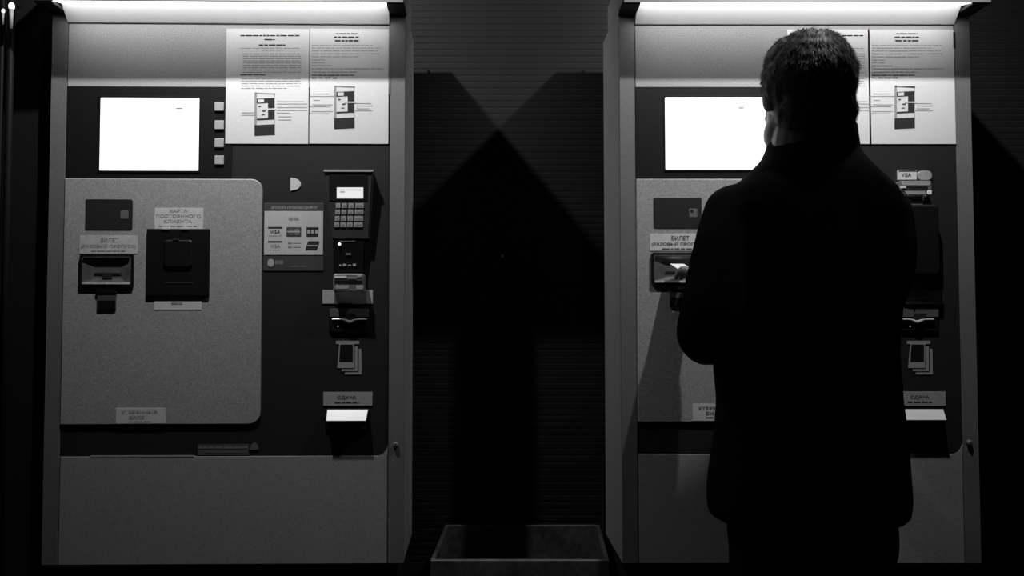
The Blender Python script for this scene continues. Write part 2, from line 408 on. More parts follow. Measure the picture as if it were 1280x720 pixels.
    bm = bmesh.new(); a = F.at(204+dxp, 334, D - .009); b = F.at(240+dxp, 300, D - .009)
    prism(bm, rrect(a[0], a[1], b[0], b[1], .006, 4), D - .009, D - .004, .002); finish('reader_hood', bm, BLACK, rd)
    for xx in (202, 226): pl('top_clip', xx+dxp, 284.6, xx+10+dxp, 286.4, D - .0075, .004, LABEL, rd, inset=.0004)
    pl('reader_groove', 205+dxp, 353, 242+dxp, 354, D - .0056, .001, SHELL, rd, inset=.0001)
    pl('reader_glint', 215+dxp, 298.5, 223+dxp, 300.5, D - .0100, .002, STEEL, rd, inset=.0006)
    lb = pl('reader_label', 192+dxp, 366, 252+dxp, 387, D - .0008, .001, LABEL, inset=.0002)
    bars('print', [(214+dxp, 228+dxp, 379, 2.6)], D - .0012, GINK, lb)
    bars('print', [(196+dxp, 212+dxp, 371, 4), (224+dxp, 242+dxp, 371, 4)], D - .0012, GINK, lb)
    # --- lost ticket label
    c = (144.5, 510, 207, 529.5) if L else (866, 505, 929, 526)
    lb = pl('lost_ticket_label', *c, D - .0008, .001, LABEL, inset=.0002)
    add_text('print', 'УТЕРЯННЫЙ', (c[0]+7, c[1]+2.5, c[0]+52, c[1]+7), F, D - .0012, ink, lb)
    add_text('print', 'БИЛЕТ', (c[0]+17, c[1]+9.5, c[0]+40, c[1]+13.8), F, D - .0012, ink, lb)
    bars('fine_print', [(c[0]+16, c[0]+45, c[1]+17, 1)], D - .0012, ink, lb)
    # --- strip sticker in the dark band
    if L:
        st = pl('band_sticker', 247, 555.5, 311, 569, -.0006, .001, mat('faint_sticker', .075, .6), inset=.0002)
        bars('print', [(249, 309, 559.3, 2.6), (255, 309, 565, 1)], -.0011, mat('faint_ink', .17, .7), st)
        bm = bmesh.new(); pts = [F.at(x, y, -.0012) for x, y in ((311.5, 562), (314, 556), (318, 552.5), (322, 556), (323, 562))]
        prism(bm, pts, -.0012, 0); finish('band_emblem', bm, mat('emblem_grey', .11, .7), t)
    # --- half round sticker
    if L:
        bm = bmesh.new(); pts = [F.at(363, 238.5, -.001), ] + [F.at(366 + 10*math.cos(R(a_)), 230 - 7.5*math.sin(R(a_)), -.001) for a_ in range(-90, 91, 15)] + [F.at(363, 222, -.001)]
        prism(bm, pts, -.001, .0005); finish('half_round_sticker', bm, LABEL, t)
    # --- accepted cards notice
    nx = 0 if L else 712
    if True:
        nt = pl('cards_notice', 329+nx, 254, 405+nx, 338.5, -.0006, .001, mat('notice_backing', .055, .5), r=.002, inset=.0003)
        pl('notice_sheet', 330+nx, 264, 404+nx, 318.5, -.0014, .0008, mat('notice_paper', .52, .6, speckle=.1, scale=500), nt, inset=.0002)
        o = -.0018
        add_text('print', 'ОПЛАТА ПРОИЗВОДИТСЯ', (339+nx, 258, 396+nx, 261.8), F, -.0010, LINK, nt)
        bars('print', [(361+nx, 374+nx, 273.2, 3)], o, GINK, nt)
        for yy, hh in ((284.5, 0), (302, 0)):
            pl('logo_bar', 335+nx, yy - .8, 352.5+nx, yy + .8, o, .0004, INK, nt, inset=0)
            add_text('logo_print', 'VISA', (337.5+nx, yy + 3.4, 350.5+nx, yy + 7.4), F, o, INK if yy < 290 else GINK, nt)
            bars('print', [(336+nx, 352+nx, yy + 10, .6)], o, LINK, nt)
        k1 = pl('card_logo', 358+nx, 284, 376.5+nx, 295.5, o, .0004, mat('logo_dark', .05, .6), nt, inset=0, r=.001)
        for dx_ in (363.5, 371):
            bm = bmesh.new(); p = F.at(dx_+nx, 289.8, o - .0003); prism(bm, disc_pts(p[0], p[1], .0068, .0075), o - .0004, o); finish('logo_disc', bm, mat('logo_mid%d' % int(dx_), .12 if dx_ < 368 else .2, .6), nt)
        pl('logo_stripe', 359+nx, 288.8, 375+nx, 290.6, o - .0008, .0003, LINK, nt, inset=0)
        pl('card_logo', 383+nx, 284, 398+nx, 295.5, o, .0004, INK, nt, inset=0)
        for xx in (384, 389, 394): pl('logo_patch', xx+nx, 287.5, xx+3.4+nx, 292, o - .0004, .0003, LINK, nt, inset=0)
        bars('print', [(360+nx, 364.5+nx, 303.5, 2.2), (360+nx, 364.5+nx, 308.5, 2.2)], o, GINK, nt); bars('print', [(366+nx, 376+nx, 303.5, 1), (366+nx, 376+nx, 308.5, 1)], o, LINK, nt)
        pl('card_logo', 0, 0, 0, 0, o, .0004, INK, nt, inset=0, quad=[(381.5+nx, 312.5), (396+nx, 312.5), (399.5+nx, 301.5), (385+nx, 301.5)])
        pl('logo_stripe', 384+nx, 306.2, 397+nx, 307.8, o - .0004, .0003, LINK, nt, inset=0)
        bm = bmesh.new(); p = F.at(338.5+nx, 328.5, -.0012); prism(bm, disc_pts(p[0], p[1], .0075, .009), -.0012, -.0004); finish('emblem', bm, LINK, nt)
        bars('print', [(344+nx, 354+nx, 328, 5)], -.0010, mat('faint_ink', .17, .7), nt); bars('print', [(363+nx, 385+nx, 333, 1)], -.0010, mat('faint_ink', .17, .7), nt)

    if L:
        # --- payment terminal with key pad: wedge shaped shell
        def wedge(bm, quad_t, y_t, quad_b, y_b, inset=.004):
            """front face spans from top (x0,x1,y) at depth y_t to bottom at depth y_b, sides go back to the panel"""
            tx0, tx1, ty = quad_t; bx0, bx1, by = quad_b
            A = F.at(tx0, ty, y_t); B = F.at(tx1, ty, y_t); Cc = F.at(bx1, by, y_b); Dd = F.at(bx0, by, y_b)
            v = [bm.verts.new(p) for p in ((A[0], y_t, A[1]), (B[0], y_t, B[1]), (Cc[0], y_b, Cc[1]), (Dd[0], y_b, Dd[1]), (A[0], .001, A[1]), (B[0], .001, B[1]), (Cc[0], .001, Cc[1]), (Dd[0], .001, Dd[1]))]
            fs = [bm.faces.new([v[i] for i in f]) for f in ((0,1,2,3), (4,5,6,7), (0,1,5,4), (1,2,6,5), (2,3,7,6), (3,0,4,7))]
            bmesh.ops.bevel(bm, geom=[e for e in bm.edges if abs(e.verts[0].co.y - .001) > 1e-5 or abs(e.verts[1].co.y - .001) > 1e-5], offset=.0018, segments=2, affect='EDGES')
        bm = bmesh.new(); wedge(bm, (405, 466, 213), -.024, (415, 461, 299), -.016); term = finish('card_terminal', bm, SHELL, t)
        bm = bmesh.new(); A = F.at(404.5, 214.6, -.026); B = F.at(466.5, 212.2, -.026)
        prism(bm, rrect(A[0], A[1], B[0], B[1], .001, 2), -.0265, -.020, .0006); finish('top_edge', bm, mat('terminal_edge', .35, .4), term)
        def tpl(name, x0, y0, x1, y1, lift, th, m, r=0):
            # plate lying on the sloped terminal front
            def yy(y): return -.024 + (.008)*(y - 213)/86 - lift
            bm = bmesh.new(); vs = []
            for d in (0, th):
                vs.append([bm.verts.new((lambda q, yv: (q[0], yv + d, q[1]))(F.at(x, y, yy(y)), yy(y))) for x, y in ((x0, y1), (x1, y1), (x1, y0), (x0, y0))])
            bm.faces.new(vs[0]); bm.faces.new(vs[1])
            for k in range(4): bm.faces.new((vs[0][k], vs[0][(k+1) % 4], vs[1][(k+1) % 4], vs[1][k]))
            return finish(name, bm, m, term)
        tpl('terminal_face', 411.5, 217, 459.5, 251, .0008, .002, BEZEL)
        tpl('display', 421, 234.3, 454, 248, .0016, .001, LCD)
        tpl('display_text', 424, 236.8, 451, 237.8, .0019, .0002, LINK); tpl('display_text', 425, 239.4, 431, 240.4, .0019, .0002, GINK)
        for r_ in range(4):
            y0 = 253.9 + 8.0*r_; sh = -.6*r_
            for k, (a_, b_) in enumerate(((419.8, 425.3), (427.5, 433.4), (435.6, 441.9), (444.2, 454.6))):
                tpl('key', a_ + sh, y0, b_ + sh*.7, y0 + 5.9, .0018, .004, KEYM)
                tpl('key_mark', a_ + sh + 1.5, y0 + 1.9, b_ + sh*.7 - 1.5, y0 + 4.2, .0021, .0003, GINK)
        # reader unit under the key pad
        bm = bmesh.new(); wedge(bm, (416, 456, 301), -.016, (417, 455, 341), -.010); ru = finish('reader_unit', bm, BLACK, t)
        pl('reader_slit', 424, 300.9, 444, 301.9, -.0168, .001, STEELD, ru, inset=.0002)
        bm = bmesh.new(); p = F.at(424.3, 305.2, -.0175); bmesh.ops.create_uvsphere(bm, u_segments=10, v_segments=6, radius=.0034, matrix=Matrix.Translation((p[0], -.0165, p[1]))); finish('indicator_light', bm, LED, ru, True)
        bars('print', [(432, 440, 317.5, 2.5)], -.0150, mat('faint_ink', .17, .7), ru)
        bars('print', [(424, 426.5, 331.5, 2), (428.5, 433, 331, 2.6), (435, 439, 331.4, 1.2), (441, 446.5, 331, 2.8)], -.0130, LINK, ru)
        cz = (416, 342, 455, 365); cm = 435.5
        lbx = (403, 362.5, 466, 379.5)
    else:
        bm = bmesh.new(); a = F.at(1128, 345, -.02); b = F.at(1171, 256, -.02)
        prism(bm, rrect(a[0], a[1], b[0], b[1], .006, 4), -.030, .001, .004); ru = finish('card_terminal', bm, BLACK, t)
        pl('terminal_foot', 0, 0, 0, 0, -.010, .011, mat('foot_grey', .045, .5), ru, quad=[(1127, 362), (1171, 362), (1165, 344), (1134, 342)], inset=.001)
        bm = bmesh.new(); p = F.at(1140, 341, -.03); bmesh.ops.create_uvsphere(bm, u_segments=10, v_segments=6, radius=.0020, matrix=Matrix.Translation((p[0], -.0305, p[1]))); finish('indicator_light', bm, LED, ru, True)
        pl('white_tag', 0, 0, 0, 0, -.031, .001, PAPER, ru, quad=[(1141, 312), (1145, 312), (1144.2, 306), (1142.6, 301)], inset=0)
        lb = pl('card_sticker', 1123, 212.5, 1146, 224.5, -.006, .006, LABEL, inset=.0004)
        add_text('print', 'VISA', (1127, 216.2, 1139, 221), F, -.0064, INK, lb); pl('logo_bar', 1123.5, 212.8, 1145.5, 214.3, -.0064, .0004, INK, lb, inset=0)
        bm = bmesh.new(); a = F.at(1147.5, 225, -.006); b = F.at(1165, 213.5, -.006); prism(bm, rrect(a[0], a[1], b[0], b[1], .0095, 5), -.006, 0, .0004); finish('round_card_sticker', bm, mat('oval_grey', .32, .5, blotch=.2, bscale=80), t)
        cz = (1125, 225.5, 1166, 244); cm = 1150
        lbx = (1119, 363, 1179.5, 380)
    # --- label, then the clear throat of the card slot in front of it
    lb = pl('payment_label', *lbx, -.0008, .0012, mat('payment_label_paper', .42, .6, speckle=.1, scale=500), inset=.0002)
    if not L: add_text('print', 'ОПЛАТА', (1134, 367, 1160, 371.6), F, -.0013, INK, lb); bars('fine_print', [(1133, 1161, 375.5, 1)], -.0013, INK, lb)
    x0, y0, x1, y1 = cz
    bm = bmesh.new(); a = F.at(x0, y1, -.03); b = F.at(x1, y0, -.03)
    prism(bm, rrect(a[0], a[1], b[0], b[1], .005, 4), -.030, .0005, .004)
    th = finish('card_throat', bm, CLEAR, t)
    if L:
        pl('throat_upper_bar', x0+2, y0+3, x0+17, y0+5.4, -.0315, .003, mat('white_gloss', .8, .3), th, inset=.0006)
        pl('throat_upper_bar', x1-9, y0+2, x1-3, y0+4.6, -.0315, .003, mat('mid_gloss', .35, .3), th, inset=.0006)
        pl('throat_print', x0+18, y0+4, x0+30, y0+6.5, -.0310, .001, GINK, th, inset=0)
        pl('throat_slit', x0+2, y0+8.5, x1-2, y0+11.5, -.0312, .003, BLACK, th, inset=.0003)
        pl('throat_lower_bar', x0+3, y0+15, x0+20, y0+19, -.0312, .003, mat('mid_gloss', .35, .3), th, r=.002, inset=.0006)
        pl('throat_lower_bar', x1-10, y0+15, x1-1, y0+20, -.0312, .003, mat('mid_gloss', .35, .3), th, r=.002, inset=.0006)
        pl('throat_skirt', x0+1.5, y1-1.5, x1+3, y1+15, -.0045, .002, mat('smoked_plastic', .10, .25, speckle=.2, scale=150), th, inset=.0004)
    else:
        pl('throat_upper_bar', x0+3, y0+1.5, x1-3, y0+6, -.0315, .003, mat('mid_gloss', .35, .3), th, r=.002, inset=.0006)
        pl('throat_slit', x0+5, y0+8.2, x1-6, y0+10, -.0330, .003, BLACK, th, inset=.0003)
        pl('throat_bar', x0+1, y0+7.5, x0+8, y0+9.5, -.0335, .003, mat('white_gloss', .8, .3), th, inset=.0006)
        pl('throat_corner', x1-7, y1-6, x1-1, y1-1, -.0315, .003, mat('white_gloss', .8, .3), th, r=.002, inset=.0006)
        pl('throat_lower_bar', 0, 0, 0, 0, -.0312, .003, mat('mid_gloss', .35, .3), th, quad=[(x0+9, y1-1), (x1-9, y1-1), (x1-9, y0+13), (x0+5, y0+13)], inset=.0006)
        pl('throat_skirt', 0, 0, 0, 0, -.024, .024, mat('skirt_gloss', .16, .3), th, quad=[(1138, 256), (1154, 256), (1154, 244.5), (1134, 244.5)], inset=.001)
        bars('print', [(1139, 1151, 250, 2)], -.0245, INK, th)
    # --- banknote acceptor
    c = (411, 385.5, 461, 415) if L else (1126, 385.5, 1174, 414)
    m0 = (c[0] + c[2])/2
    bn = pl('note_acceptor', *c, -.004, .005, BLACK, r=.003, inset=.002)
    pl('acceptor_hood', c[0]+1, c[1]+.6, c[2]-.5, c[1]+10.5, -.006, .003, mat('hood_grey', .10, .35), bn, inset=.0008)
    bm = bmesh.new()      # curved steel lip with a dip in the middle
    xs = [c[0]+3 + (c[2]-c[0]-6)*k/24 for k in range(25)]
    up, dn = [], []
    for x in xs:
        dpp = math.exp(-((x - m0)/5.2)**2)
        q1 = F.at(x, c[1] + 12.7 + 2.0*dpp, -.018); q2 = F.at(x, c[1] + 14.2 + 4.6*dpp, -.018)
        up.append((bm.verts.new((q1[0], -.006, q1[1])), bm.verts.new((q2[0], -.0095 - .002*dpp, q2[1])), bm.verts.new((q2[0], -.004, q2[1] - .001))))
    for a_, b_ in zip(up, up[1:]):
        bm.faces.new((a_[0], b_[0], b_[1], a_[1])); bm.faces.new((a_[1], b_[1], b_[2], a_[2]))
    finish('acceptor_lip', bm, mat('lip_bright', .6, .35, metal=.3), bn, True)
    pl('thumb_notch', m0-8, c[1]+6, m0+8, c[1]+13.5, -.0066, .0006, SEAM, bn, r=.004, inset=0)
    bm = bmesh.new(); p = F.at(c[0]+11.5, c[1]+22.5, -.004); bmesh.ops.create_uvsphere(bm, u_segments=10, v_segments=6, radius=.0014, matrix=Matrix.Translation((p[0], -.0042, p[1]))); finish('indicator_light', bm, mat('dim_led', .5, .4, emit=.25), bn, True)
    # --- printed banknotes pictogram
    x0, y0 = (420, 426) if L else (1134, 426)
    ic = pl('banknote_symbol', x0, y0, x0+29, y0+4, -.0004, .001, mat('icon_grey', .30, .6), r=.001, inset=.0001)
    for k, (ax, ay, bx_, by_) in enumerate(((4, 4, 25, 34), (9, 8, 29, 38), (14, 10, 33, 41.5))):
        gz = mat('icon_grey', .30, .6)
        def q(x, y): return (x0 + x, y0 + y)
        if k == 0:
            pl('symbol_note', 0, 0, 0, 0, -.0008, .001, gz, ic, quad=[q(1.5, 34), q(22.5, 34), q(22.5, 4), q(4, 4)], inset=0)
            pl('symbol_note_field', 0, 0, 0, 0, -.0012, .0003, BEZEL, ic, quad=[q(4, 26), q(21, 26), q(21, 4.5), q(5.2, 4.5)], inset=0)
        elif k == 1:
            pl('symbol_note', 0, 0, 0, 0, -.0004, .0008, gz, ic, quad=[q(7, 38), q(27, 38), q(27, 6.5), q(23.5, 6.5), q(23.5, 35.5), q(7, 35.5)], inset=0)
        else:
            pl('symbol_note', 0, 0, 0, 0, -.0003, .0008, gz, ic, quad=[q(11, 42), q(32, 42), q(31.5, 10), q(28.5, 10), q(28.5, 39.5), q(11, 39.5)], inset=0)
    # --- change tray
    c = (404, 490, 465.5, 507) if L else (1120.5, 489.5, 1182, 507)
    lb = pl('change_label', *c, -.0008, .0012, mat('change_label_paper', .33, .6, speckle=.1, scale=500), inset=.0002)
    add_text('print', 'СДАЧА', (c[0]+18, c[1]+4.5, c[0]+41, c[1]+9.5), F, -.0013, INK, lb)
    bars('fine_print', [(c[0]+14, c[0]+45, c[1]+13, 1.2)], -.0013, INK, lb)
    c = (408.5, 512, 460, 525.5) if L else (1127.5, 511.5, 1179, 524.5)
    tr = pl('change_tray', c[0]-2, c[1]-1, c[2]+2, c[3]+12, -.003, .004, BLACK, r=.002)
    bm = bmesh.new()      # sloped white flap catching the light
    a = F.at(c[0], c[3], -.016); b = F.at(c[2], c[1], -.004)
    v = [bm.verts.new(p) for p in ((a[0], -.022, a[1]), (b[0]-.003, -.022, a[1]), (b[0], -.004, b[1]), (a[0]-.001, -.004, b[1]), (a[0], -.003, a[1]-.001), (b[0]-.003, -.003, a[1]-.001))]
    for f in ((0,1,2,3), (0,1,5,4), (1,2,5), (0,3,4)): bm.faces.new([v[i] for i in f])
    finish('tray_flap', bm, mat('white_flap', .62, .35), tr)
    pl('tray_lip', c[0]+1, c[3]+7, c[2]-2, c[3]+11, -.006, .003, mat('tray_lip_grey', .05 if not L else .02, .4), tr, inset=.0006)
    # --- lock on the right post
    lx, ly = (494.5, 556) if L else (1212.5, 553.5)
    bm = bmesh.new(); p = F.at(lx, ly, -.006); prism(bm, disc_pts(p[0], p[1], .006), -.008, -.001, .0015); lk = finish('lock', bm, POST, t)
    bm = bmesh.new(); box(bm, (p[0]-.001, -.0086, p[1]-.003), (p[0]+.001, -.0079, p[1]+.003)); finish('keyhole', bm, SEAM, lk)
    return t

machine('left', (-0.5821, -0.0063, 0), 0.0175, 'complete grey payment machine on the left with its key pad terminal unobstructed')
machine('right', (0.692, 0.0, 0), 0.0, 'grey payment machine on the right that the man in black stands before')

# ------------------------------------------------------------------ bin between the machines
t = thing('waste_bin', 'dark scuffed open-topped bin standing between the two payment machines', 'bin', (.08, .16, 0))
o = Vector((.08, .16, 0))
zr = W(650, 700, -.005).z
fl_, fr_, rl_, rr_ = W(538, 700, -.005), W(762, 700, -.005), Vector((-.111, .318, 0)), Vector((.288, .318, 0))
def binwall(name, a, b, c, d, z0, z1):
    bm = bmesh.new(); vs = []
    for z in (z0, z1): vs.append([bm.verts.new((p.x - o.x, p.y - o.y, z)) for p in (a, b, c, d)])
    bm.faces.new(vs[0]); bm.faces.new(vs[1])
    for k in range(4): bm.faces.new((vs[0][k], vs[0][(k+1)%4], vs[1][(k+1)%4], vs[1][k]))
    bmesh.ops.bevel(bm, geom=bm.edges[:], offset=.0015, segments=1, affect='EDGES')
    return finish(name, bm, BINM, t)
T = .010
V = lambda x, y: Vector((x, y, 0))
binwall('front_panel', V(fl_.x, fl_.y), V(fr_.x, fr_.y), V(fr_.x, fr_.y + T), V(fl_.x, fl_.y + T), .02, zr)
binwall('back_panel', V(rl_.x, rl_.y - T), V(rr_.x, rr_.y - T), V(rr_.x, rr_.y), V(rl_.x, rl_.y), .02, zr)
binwall('side_panel', V(fl_.x, fl_.y + T), V(fl_.x + T, fl_.y + T), V(rl_.x + T, rl_.y - T), V(rl_.x, rl_.y - T), .02, zr)
binwall('side_panel', V(fr_.x - T, fr_.y + T), V(fr_.x, fr_.y + T), V(rr_.x, rr_.y - T), V(rr_.x - T, rr_.y - T), .02, zr)
binwall('bottom', V(fl_.x, fl_.y), V(fr_.x, fr_.y), V(rr_.x, rr_.y), V(rl_.x, rl_.y), 0, .02)

# ------------------------------------------------------------------ the man
def loft(bm, secs, n=28, e=2.3):
    """secs: (centre Vector, radius x, radius y, axis-frame) stacked; closed ends"""
    rings = []
    for c, rx, ry, ax, ay in secs:
        rg = []
        for k in range(n):
            a = 2*math.pi*k/n; ca, sa = math.cos(a), math.sin(a)
            u = math.copysign(abs(ca)**(2/e), ca); w = math.copysign(abs(sa)**(2/e), sa)
            rg.append(bm.verts.new(c + ax*(rx*u) + ay*(ry*w)))
        rings.append(rg)
    for a, b in zip(rings, rings[1:]):
        for k in range(n): bm.faces.new((a[k], a[(k+1)%n], b[(k+1)%n], b[k]))
    bm.faces.new(rings[0]); bm.faces.new(rings[-1])
X, Y_, Z = Vector((1,0,0)), Vector((0,1,0)), Vector((0,0,1))
def vloft(bm, rows, n=32, e=2.3):
    loft(bm, [(Vector((cx, cy, z)), rx, ry, X, Y_) for z, cx, cy, rx, ry in rows], n, e)
def limb(bm, pts, n=14, sub=5):
    """smooth tapering tube through (point, radius)"""
    P = [(Vector(p), r) for p, r in pts]; out = []
    for i in range(len(P)-1):
        p0 = P[max(i-1, 0)]; p1 = P[i]; p2 = P[i+1]; p3 = P[min(i+2, len(P)-1)]
        for s in range(sub):
            u = s/sub
            f = lambda a, b, c, d: .5*((2*b) + (-a+c)*u + (2*a-5*b+4*c-d)*u*u + (-a+3*b-3*c+d)*u**3)
            out.append((f(p0[0], p1[0], p2[0], p3[0]), f(p0[1], p1[1], p2[1], p3[1])))
    out.append(P[-1]); secs = []
    for i, (c, r) in enumerate(out):
        d = (out[min(i+1, len(out)-1)][0] - out[max(i-1, 0)][0]).normalized()
        if i == 0: ax = d.cross(Z if abs(d.z) < .9 else X).normalized()
        else: ax = (ax - d*ax.dot(d)).normalized()
        ay = d.cross(ax).normalized()
        secs.append((c, r, r, ax, ay))
    d0 = (out[0][0] - out[1][0]).normalized(); d1 = (out[-1][0] - out[-2][0]).normalized()
    pre = [(out[0][0] + d0*out[0][1]*k, out[0][1]*math.sqrt(1-k*k)) for k in (.9, .6, .3)]
    post_ = [(out[-1][0] + d1*out[-1][1]*k, out[-1][1]*math.sqrt(1-k*k)) for k in (.3, .6, .9)]
    s0, s1 = secs[0], secs[-1]
    secs = [(c, r, r, s0[3], s0[4]) for c, r in pre] + secs + [(c, r, r, s1[3], s1[4]) for c, r in post_]
    loft(bm, secs, n, 2)
def ball(bm, c, r, rot=None, seg=20):
    m = Matrix.Translation(Vector(c)) @ (rot.to_4x4() if rot else Matrix.Identity(4)) @ Matrix.Diagonal((*r, 1))
    bmesh.ops.create_uvsphere(bm, u_segments=seg, v_segments=seg//2+2, radius=1, matrix=m)
def remeshed(name, bm, voxel, m, parent=None, smooth=3, disp=None):
    o = finish(name, bm, m)
    md = o.modifiers.new('r', 'REMESH'); md.mode = 'VOXEL'; md.voxel_size = voxel; md.use_smooth_shade = True
    if smooth:
        sm = o.modifiers.new('s', 'SMOOTH'); sm.iterations = smooth; sm.factor = .5
    bpy.context.view_layer.update()
    me = bpy.data.meshes.new_from_object(o.evaluated_get(bpy.context.evaluated_depsgraph_get()))
    bpy.data.objects.remove(o)
    if disp:
        ns = [v.normal.copy() for v in me.vertices]
        for v, nn in zip(me.vertices, ns): v.co += nn*disp(v.co)
    me.materials.clear(); me.materials.append(m); me.name = name
    for p in me.polygons: p.use_smooth = True; p.material_index = 0
    o = bpy.data.objects.new(name, me); C.objects.link(o)
    if parent: o.parent = parent
    return o

MY = -.30
def mx(px, y, Y=MY): return W(px, y, Y).x
def mz(y, Y=MY): return W(1000, y, Y).z
rowsL = [(158, 990, 1056, .052, -.275), (166, 975, 1066, .066, -.28), (178, 967, 1073, .074, -.285), (194, 958, 1077, .083, -.29), (208, 945, 1086, .092, -.295), (222, 928, 1102, .098, -.30), (238, 911, 1118, .104, -.30),
         (262, 899, 1124, .112, -.30), (300, 895, 1124, .120, -.30), (370, 893, 1122, .125, -.30), (450, 893, 1118, .120, -.30), (500, 896, 1120, .120, -.30),
         (560, 892, 1126, .125, -.30), (600, 887, 1131, .130, -.30), (622, 885, 1133, .131, -.30), (640, 887, 1131, .130, -.30), (648, 893, 1124, .124, -.30)]
cen = Vector((mx(1008, 400), MY, 0))
SL = Vector((mx(918, 250), -.30, mz(266))); EL = Vector((.392, -.375, mz(417, -.36))); WL = Vector((.466, -.184, 1.386))
SR = Vector((mx(1098, 250), -.30, mz(268))); ER = Vector((.685, -.35, mz(400))); WR = Vector((.735, -.17, 1.36))
# hands: five fingers each
def hand(bm, wrist, tip, side, curl=.25):
    d = (tip - wrist); Ln = d.length; d.normalize()
    up = (Z - d*d.dot(Z)).normalized(); lat = d.cross(up).normalized()*side     # lat points to the thumb side
    palm = wrist + d*(.045)
    limb(bm, [(wrist - d*.10, .026), (wrist, .022)], 12, 3)
    ball(bm, palm, (.040, .048, .016), Matrix((lat, d, up)).transposed())
    for k, (off, ln) in enumerate(((.028, .072), (.010, .080), (-.009, .075), (-.027, .060))):
        b = wrist + d*.082 + lat*off; n1 = d*.45 - up*curl*.10; n2 = d*.33 - up*curl*.45; n3 = d*.22 - up*curl*.75
        p1 = b + n1*ln; p2 = p1 + n2*ln; p3 = p2 + n3*ln
        limb(bm, [(b, .0095), (p1, .0088), (p2, .0078), (p3, .0068)], 8, 3)
    b = wrist + d*.030 + lat*.030
    limb(bm, [(b, .013), (b + lat*.018 + d*.025 - up*.006, .0108), (b + lat*.012 + d*.055 - up*.012, .0088), (b + lat*.004 + d*.075 - up*.014, .0075)], 8, 3)
TL = Vector((.434, -.034, 1.422))
bm = bmesh.new()
vl = [(-.10, 0)]
# head frame: turned a little to the left
HC = Vector((mx(1011, 110, -.29), -.285, W(1000, 42, -.29).z - .118))
HR = Matrix.Rotation(R(2), 3, 'Z') @ Matrix.Rotation(R(-5), 3, 'X')
def hp(x, y, z): return HC + HR @ Vector((x, y, z))
ball(bm, hp(0, -.005, .022), (.080, .099, .096), HR, 28)       # skull
ball(bm, hp(0, .035, -.035), (.066, .062, .080), HR)            # face
ball(bm, hp(0, .055, -.088), (.040, .036, .034), HR)            # chin
for s in (-1, 1):
    ball(bm, hp(s*.048, .030, -.065), (.026, .045, .036), HR)   # jaw
    ball(bm, hp(s*.034, .078, -.020), (.022, .016, .018), HR)   # cheekbone
    ball(bm, hp(s*.031, .083, .012), (.0125, .0125, .0125), HR) # eyeball
    ball(bm, hp(s*.030, .085, .030), (.024, .010, .008), HR)    # brow
    ball(bm, hp(s*.075, .006, -.005), (.008, .017, .028), HR @ Matrix.Rotation(R(-12*s), 3, 'Z'))  # ear
limb(bm, [(hp(0, .090, .022), .008), (hp(0, .104, -.004), .010), (hp(0, .112, -.022), .013)], 10, 3)   # nose
limb(bm, [(hp(-.022, .088, -.052), .006), (hp(0, .096, -.050), .008), (hp(.022, .088, -.052), .006)], 8, 3)
limb(bm, [(hp(-.018, .087, -.062), .006), (hp(0, .094, -.062), .008), (hp(.018, .087, -.062), .006)], 8, 3)
limb(bm, [(hp(0, -.010, -.04), .062), (Vector((cen.x, -.30, mz(190))), .060), (Vector((cen.x, -.30, mz(230))), .07)], 18)   # neck
vloft(bm, [(mz(y), (mx(l, y)+mx(r, y))/2, cy, (mx(r, y)-mx(l, y))/2*.80, ry*.75) for y, l, r, ry, cy in rowsL if y > 215] , 24)
for s, Sh, E, Wr, Tp in ((1, SL, EL, WL, TL), (-1, SR, ER, WR, Vector((.745, -.01, 1.37)))):
    limb(bm, [(Sh, .045), (E, .036), (Wr, .024)], 12, 5)
hand(bm, WL, TL, 1, .3); hand(bm, WR, WR + Vector((.0, .10, -.05)), -1, .9)
ZH = mz(600)
for s in (-1, 1):
    hx = cen.x + s*.078
    limb(bm, [((hx - s*.01, -.30, ZH + .02), .058), ((hx + s*.006, -.297, .52), .050), ((hx + s*.014, -.305, .14), .036)], 14, 5)
    ball(bm, (hx + s*.018, -.28, .06), (.038, .075, .04))
person = remeshed('person', bm, .0042, SKIN, None, 2)
person['label'] = 'man in a black coat seen from behind, using the right payment machine'; person['category'] = 'person'

# coat
bm = bmesh.new()
vloft(bm, [(mz(y), (mx(l, y)+mx(r, y))/2, cy, (mx(r, y)-mx(l, y))/2, ry) for y, l, r, ry, cy in rowsL], 40)
limb(bm, [(SL, .057), (SL.lerp(EL, .5) + Vector((-.006, -.01, 0)), .055), (EL, .056), (EL.lerp(WL, .45), .050), (EL.lerp(WL, .86), .038)], 18, 6)
limb(bm, [(SR, .057), (SR.lerp(ER, .45) + Vector((.018, 0, 0)), .057), (ER, .053), (ER.lerp(WR, .5), .046), (ER.lerp(WR, .9), .037)], 18, 6)
# stand-up collar, higher on the right of the neck
for k in range(9):
    a = R(-10 + 25*k) + math.pi
def folds(c):
    v = noise.noise(Vector((c.x*9, c.y*9, c.z*5)))*.006 + noise.noise(Vector((c.x*22, c.y*22, c.z*13)) + Vector((3, 1, 7)))*.0025
    return v - .0005
coat = remeshed('coat', bm, .007, COAT, person, 3, folds)
cu = bmesh.new()
def collar_pt(k, n, zt, r):
    a = 2*math.pi*k/n
    return Vector((mx(1020, 175) + r*1.04*math.cos(a), -.285 + r*math.sin(a), zt))
n = 36; rings = []
for (rr, zo) in ((.083, 0), (.0765, 1), (.0725, 1), (.076, 0)):
    rg = []
    for k in range(n):
        a = 2*math.pi*k/n
        top = mz(170) + .016*math.cos(a) - .010*math.sin(a) + .002*math.sin(5*a)
        rg.append(cu.verts.new(collar_pt(k, n, top if zo else mz(200), rr)))
    rings.append(rg)
for a, b in zip(rings, rings[1:] + rings[:1]):
    for k in range(n): cu.faces.new((a[k], a[(k+1)%n], b[(k+1)%n], b[k]))
finish('collar', cu, COAT, person, True)
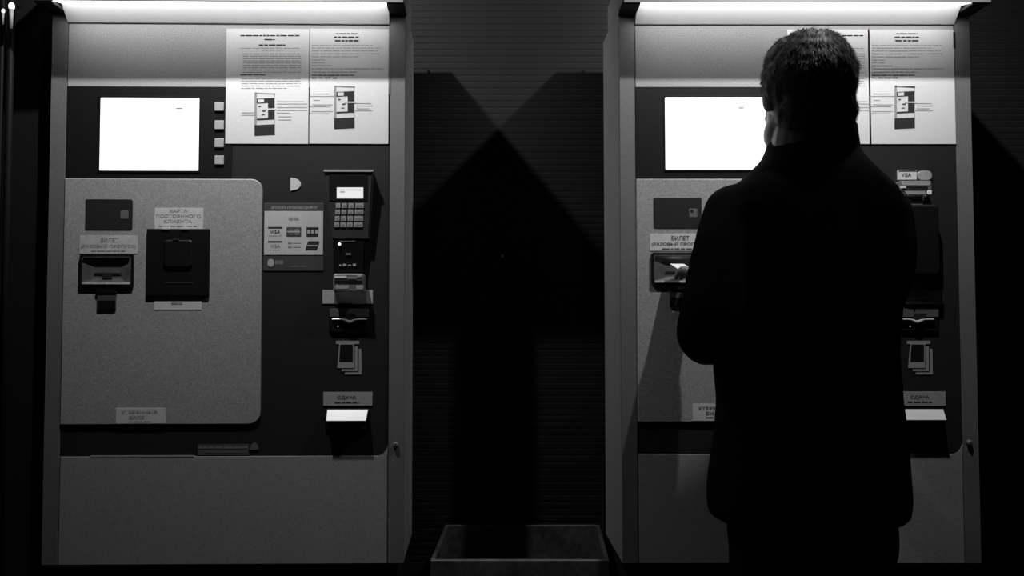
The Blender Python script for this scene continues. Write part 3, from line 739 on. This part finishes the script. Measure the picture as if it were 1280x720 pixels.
bm = bmesh.new(); p = W(1067, 548, -.43); bmesh.ops.create_uvsphere(bm, u_segments=10, v_segments=6, radius=.0014, matrix=Matrix.Translation((p.x, -.4275, p.z))); finish('coat_stud', bm, STEEL, person, True)

# trousers and shoes
bm = bmesh.new()
vloft(bm, [(mz(630), cen.x, -.30, .15, .11), (mz(665), cen.x + .003, -.30, .152, .11), (mz(690), cen.x + .004, -.30, .150, .105)], 28)
for s in (-1, 1):
    hx = cen.x + .003 + s*.076
    limb(bm, [((hx, -.30, mz(670)), .075), ((hx + s*.006, -.297, .60), .070), ((hx + s*.014, -.30, .35), .060), ((hx + s*.016, -.305, .10), .058)], 18, 5)
remeshed('trousers', bm, .008, TROU, person, 3)
for s in (-1, 1):
    bm = bmesh.new(); hx = cen.x + s*.094
    vloft(bm, [(.0, hx, -.265, .044, .140), (.02, hx, -.265, .046, .143), (.045, hx, -.275, .044, .125), (.075, hx, -.31, .042, .075), (.10, hx, -.32, .042, .055)], 20, 2.4)
    remeshed('shoe', bm, .005, SHOE, person, 2)

# hair: cap following the skull plus short strands, thin at the crown
def in_hair(v):          # v local to the head frame
    if v.z > .045: return v.y < .085
    if v.z > .0: return v.y < .055 - (.045 - v.z)*.8
    return v.y < .018 + v.z*.35 and v.z > -.098
bm = bmesh.new()
ball(bm, (0, -.006, .024), (.0840, .1035, .0985), None, 48)
ball(bm, (0, -.030, -.045), (.074, .070, .062), None, 30)
for s in (-1, 1): ball(bm, (s*.034, -.006, .062), (.045, .060, .049), None, 24)
for v in bm.verts: v.co = hp(*v.co)
inv = HR.transposed()
hair = remeshed('hair', bm, .0045, HAIR, person, 2, lambda c: noise.noise(c*55)*.0030 + noise.noise(c*160)*.0012)
bm = bmesh.new(); bm.from_mesh(hair.data)
bald = hp(.002, -.045, .116)
dead = [v for v in bm.verts if not in_hair(inv @ (v.co - HC)) or (v.co - bald).length < .017 + .006*noise.noise(v.co*120)]
bmesh.ops.delete(bm, geom=dead, context='VERTS')
bm.normal_update()
src = [(f.calc_center_median(), f.normal.copy()) for f in bm.faces]
for v in bm.verts:
    d = (v.co - bald).length
    if d < .026: v.co -= v.normal*.006*(1 - d/.026)
rng = random.Random(3)
for _ in range(9000):
    c, nn = rng.choice(src)
    if (c - bald).length < .020 and rng.random() < .75: continue
    l = inv @ (c - HC)
    flow = HR @ Vector((l.x*3 + rng.uniform(-.3, .3), -.25 + rng.uniform(-.3, .3), -.9 + max(0, l.z)*6 + rng.uniform(-.3, .3)))
    flow = (flow - nn*flow.dot(nn)).normalized()
    ln = rng.uniform(.007, .014); wd = nn.cross(flow)*.0007
    e = c + flow*ln + nn*rng.uniform(.001, .0042)
    bm.faces.new([bm.verts.new(q) for q in (c - wd - nn*.0004, c + wd - nn*.0004, e)])
bm.to_mesh(hair.data); bm.free()

# ticket held at the slot
bm = bmesh.new(); c = W(851, 333, -.040)
box(bm, (-.016, -.024, -.0003), (.016, .024, .0003))
tk = finish('parking_ticket', bm, PAPER)
tk.location = c; tk.rotation_euler = (R(17), 0, R(8))
tk['label'] = 'small white paper ticket the man is feeding into the slot'; tk['category'] = 'ticket'
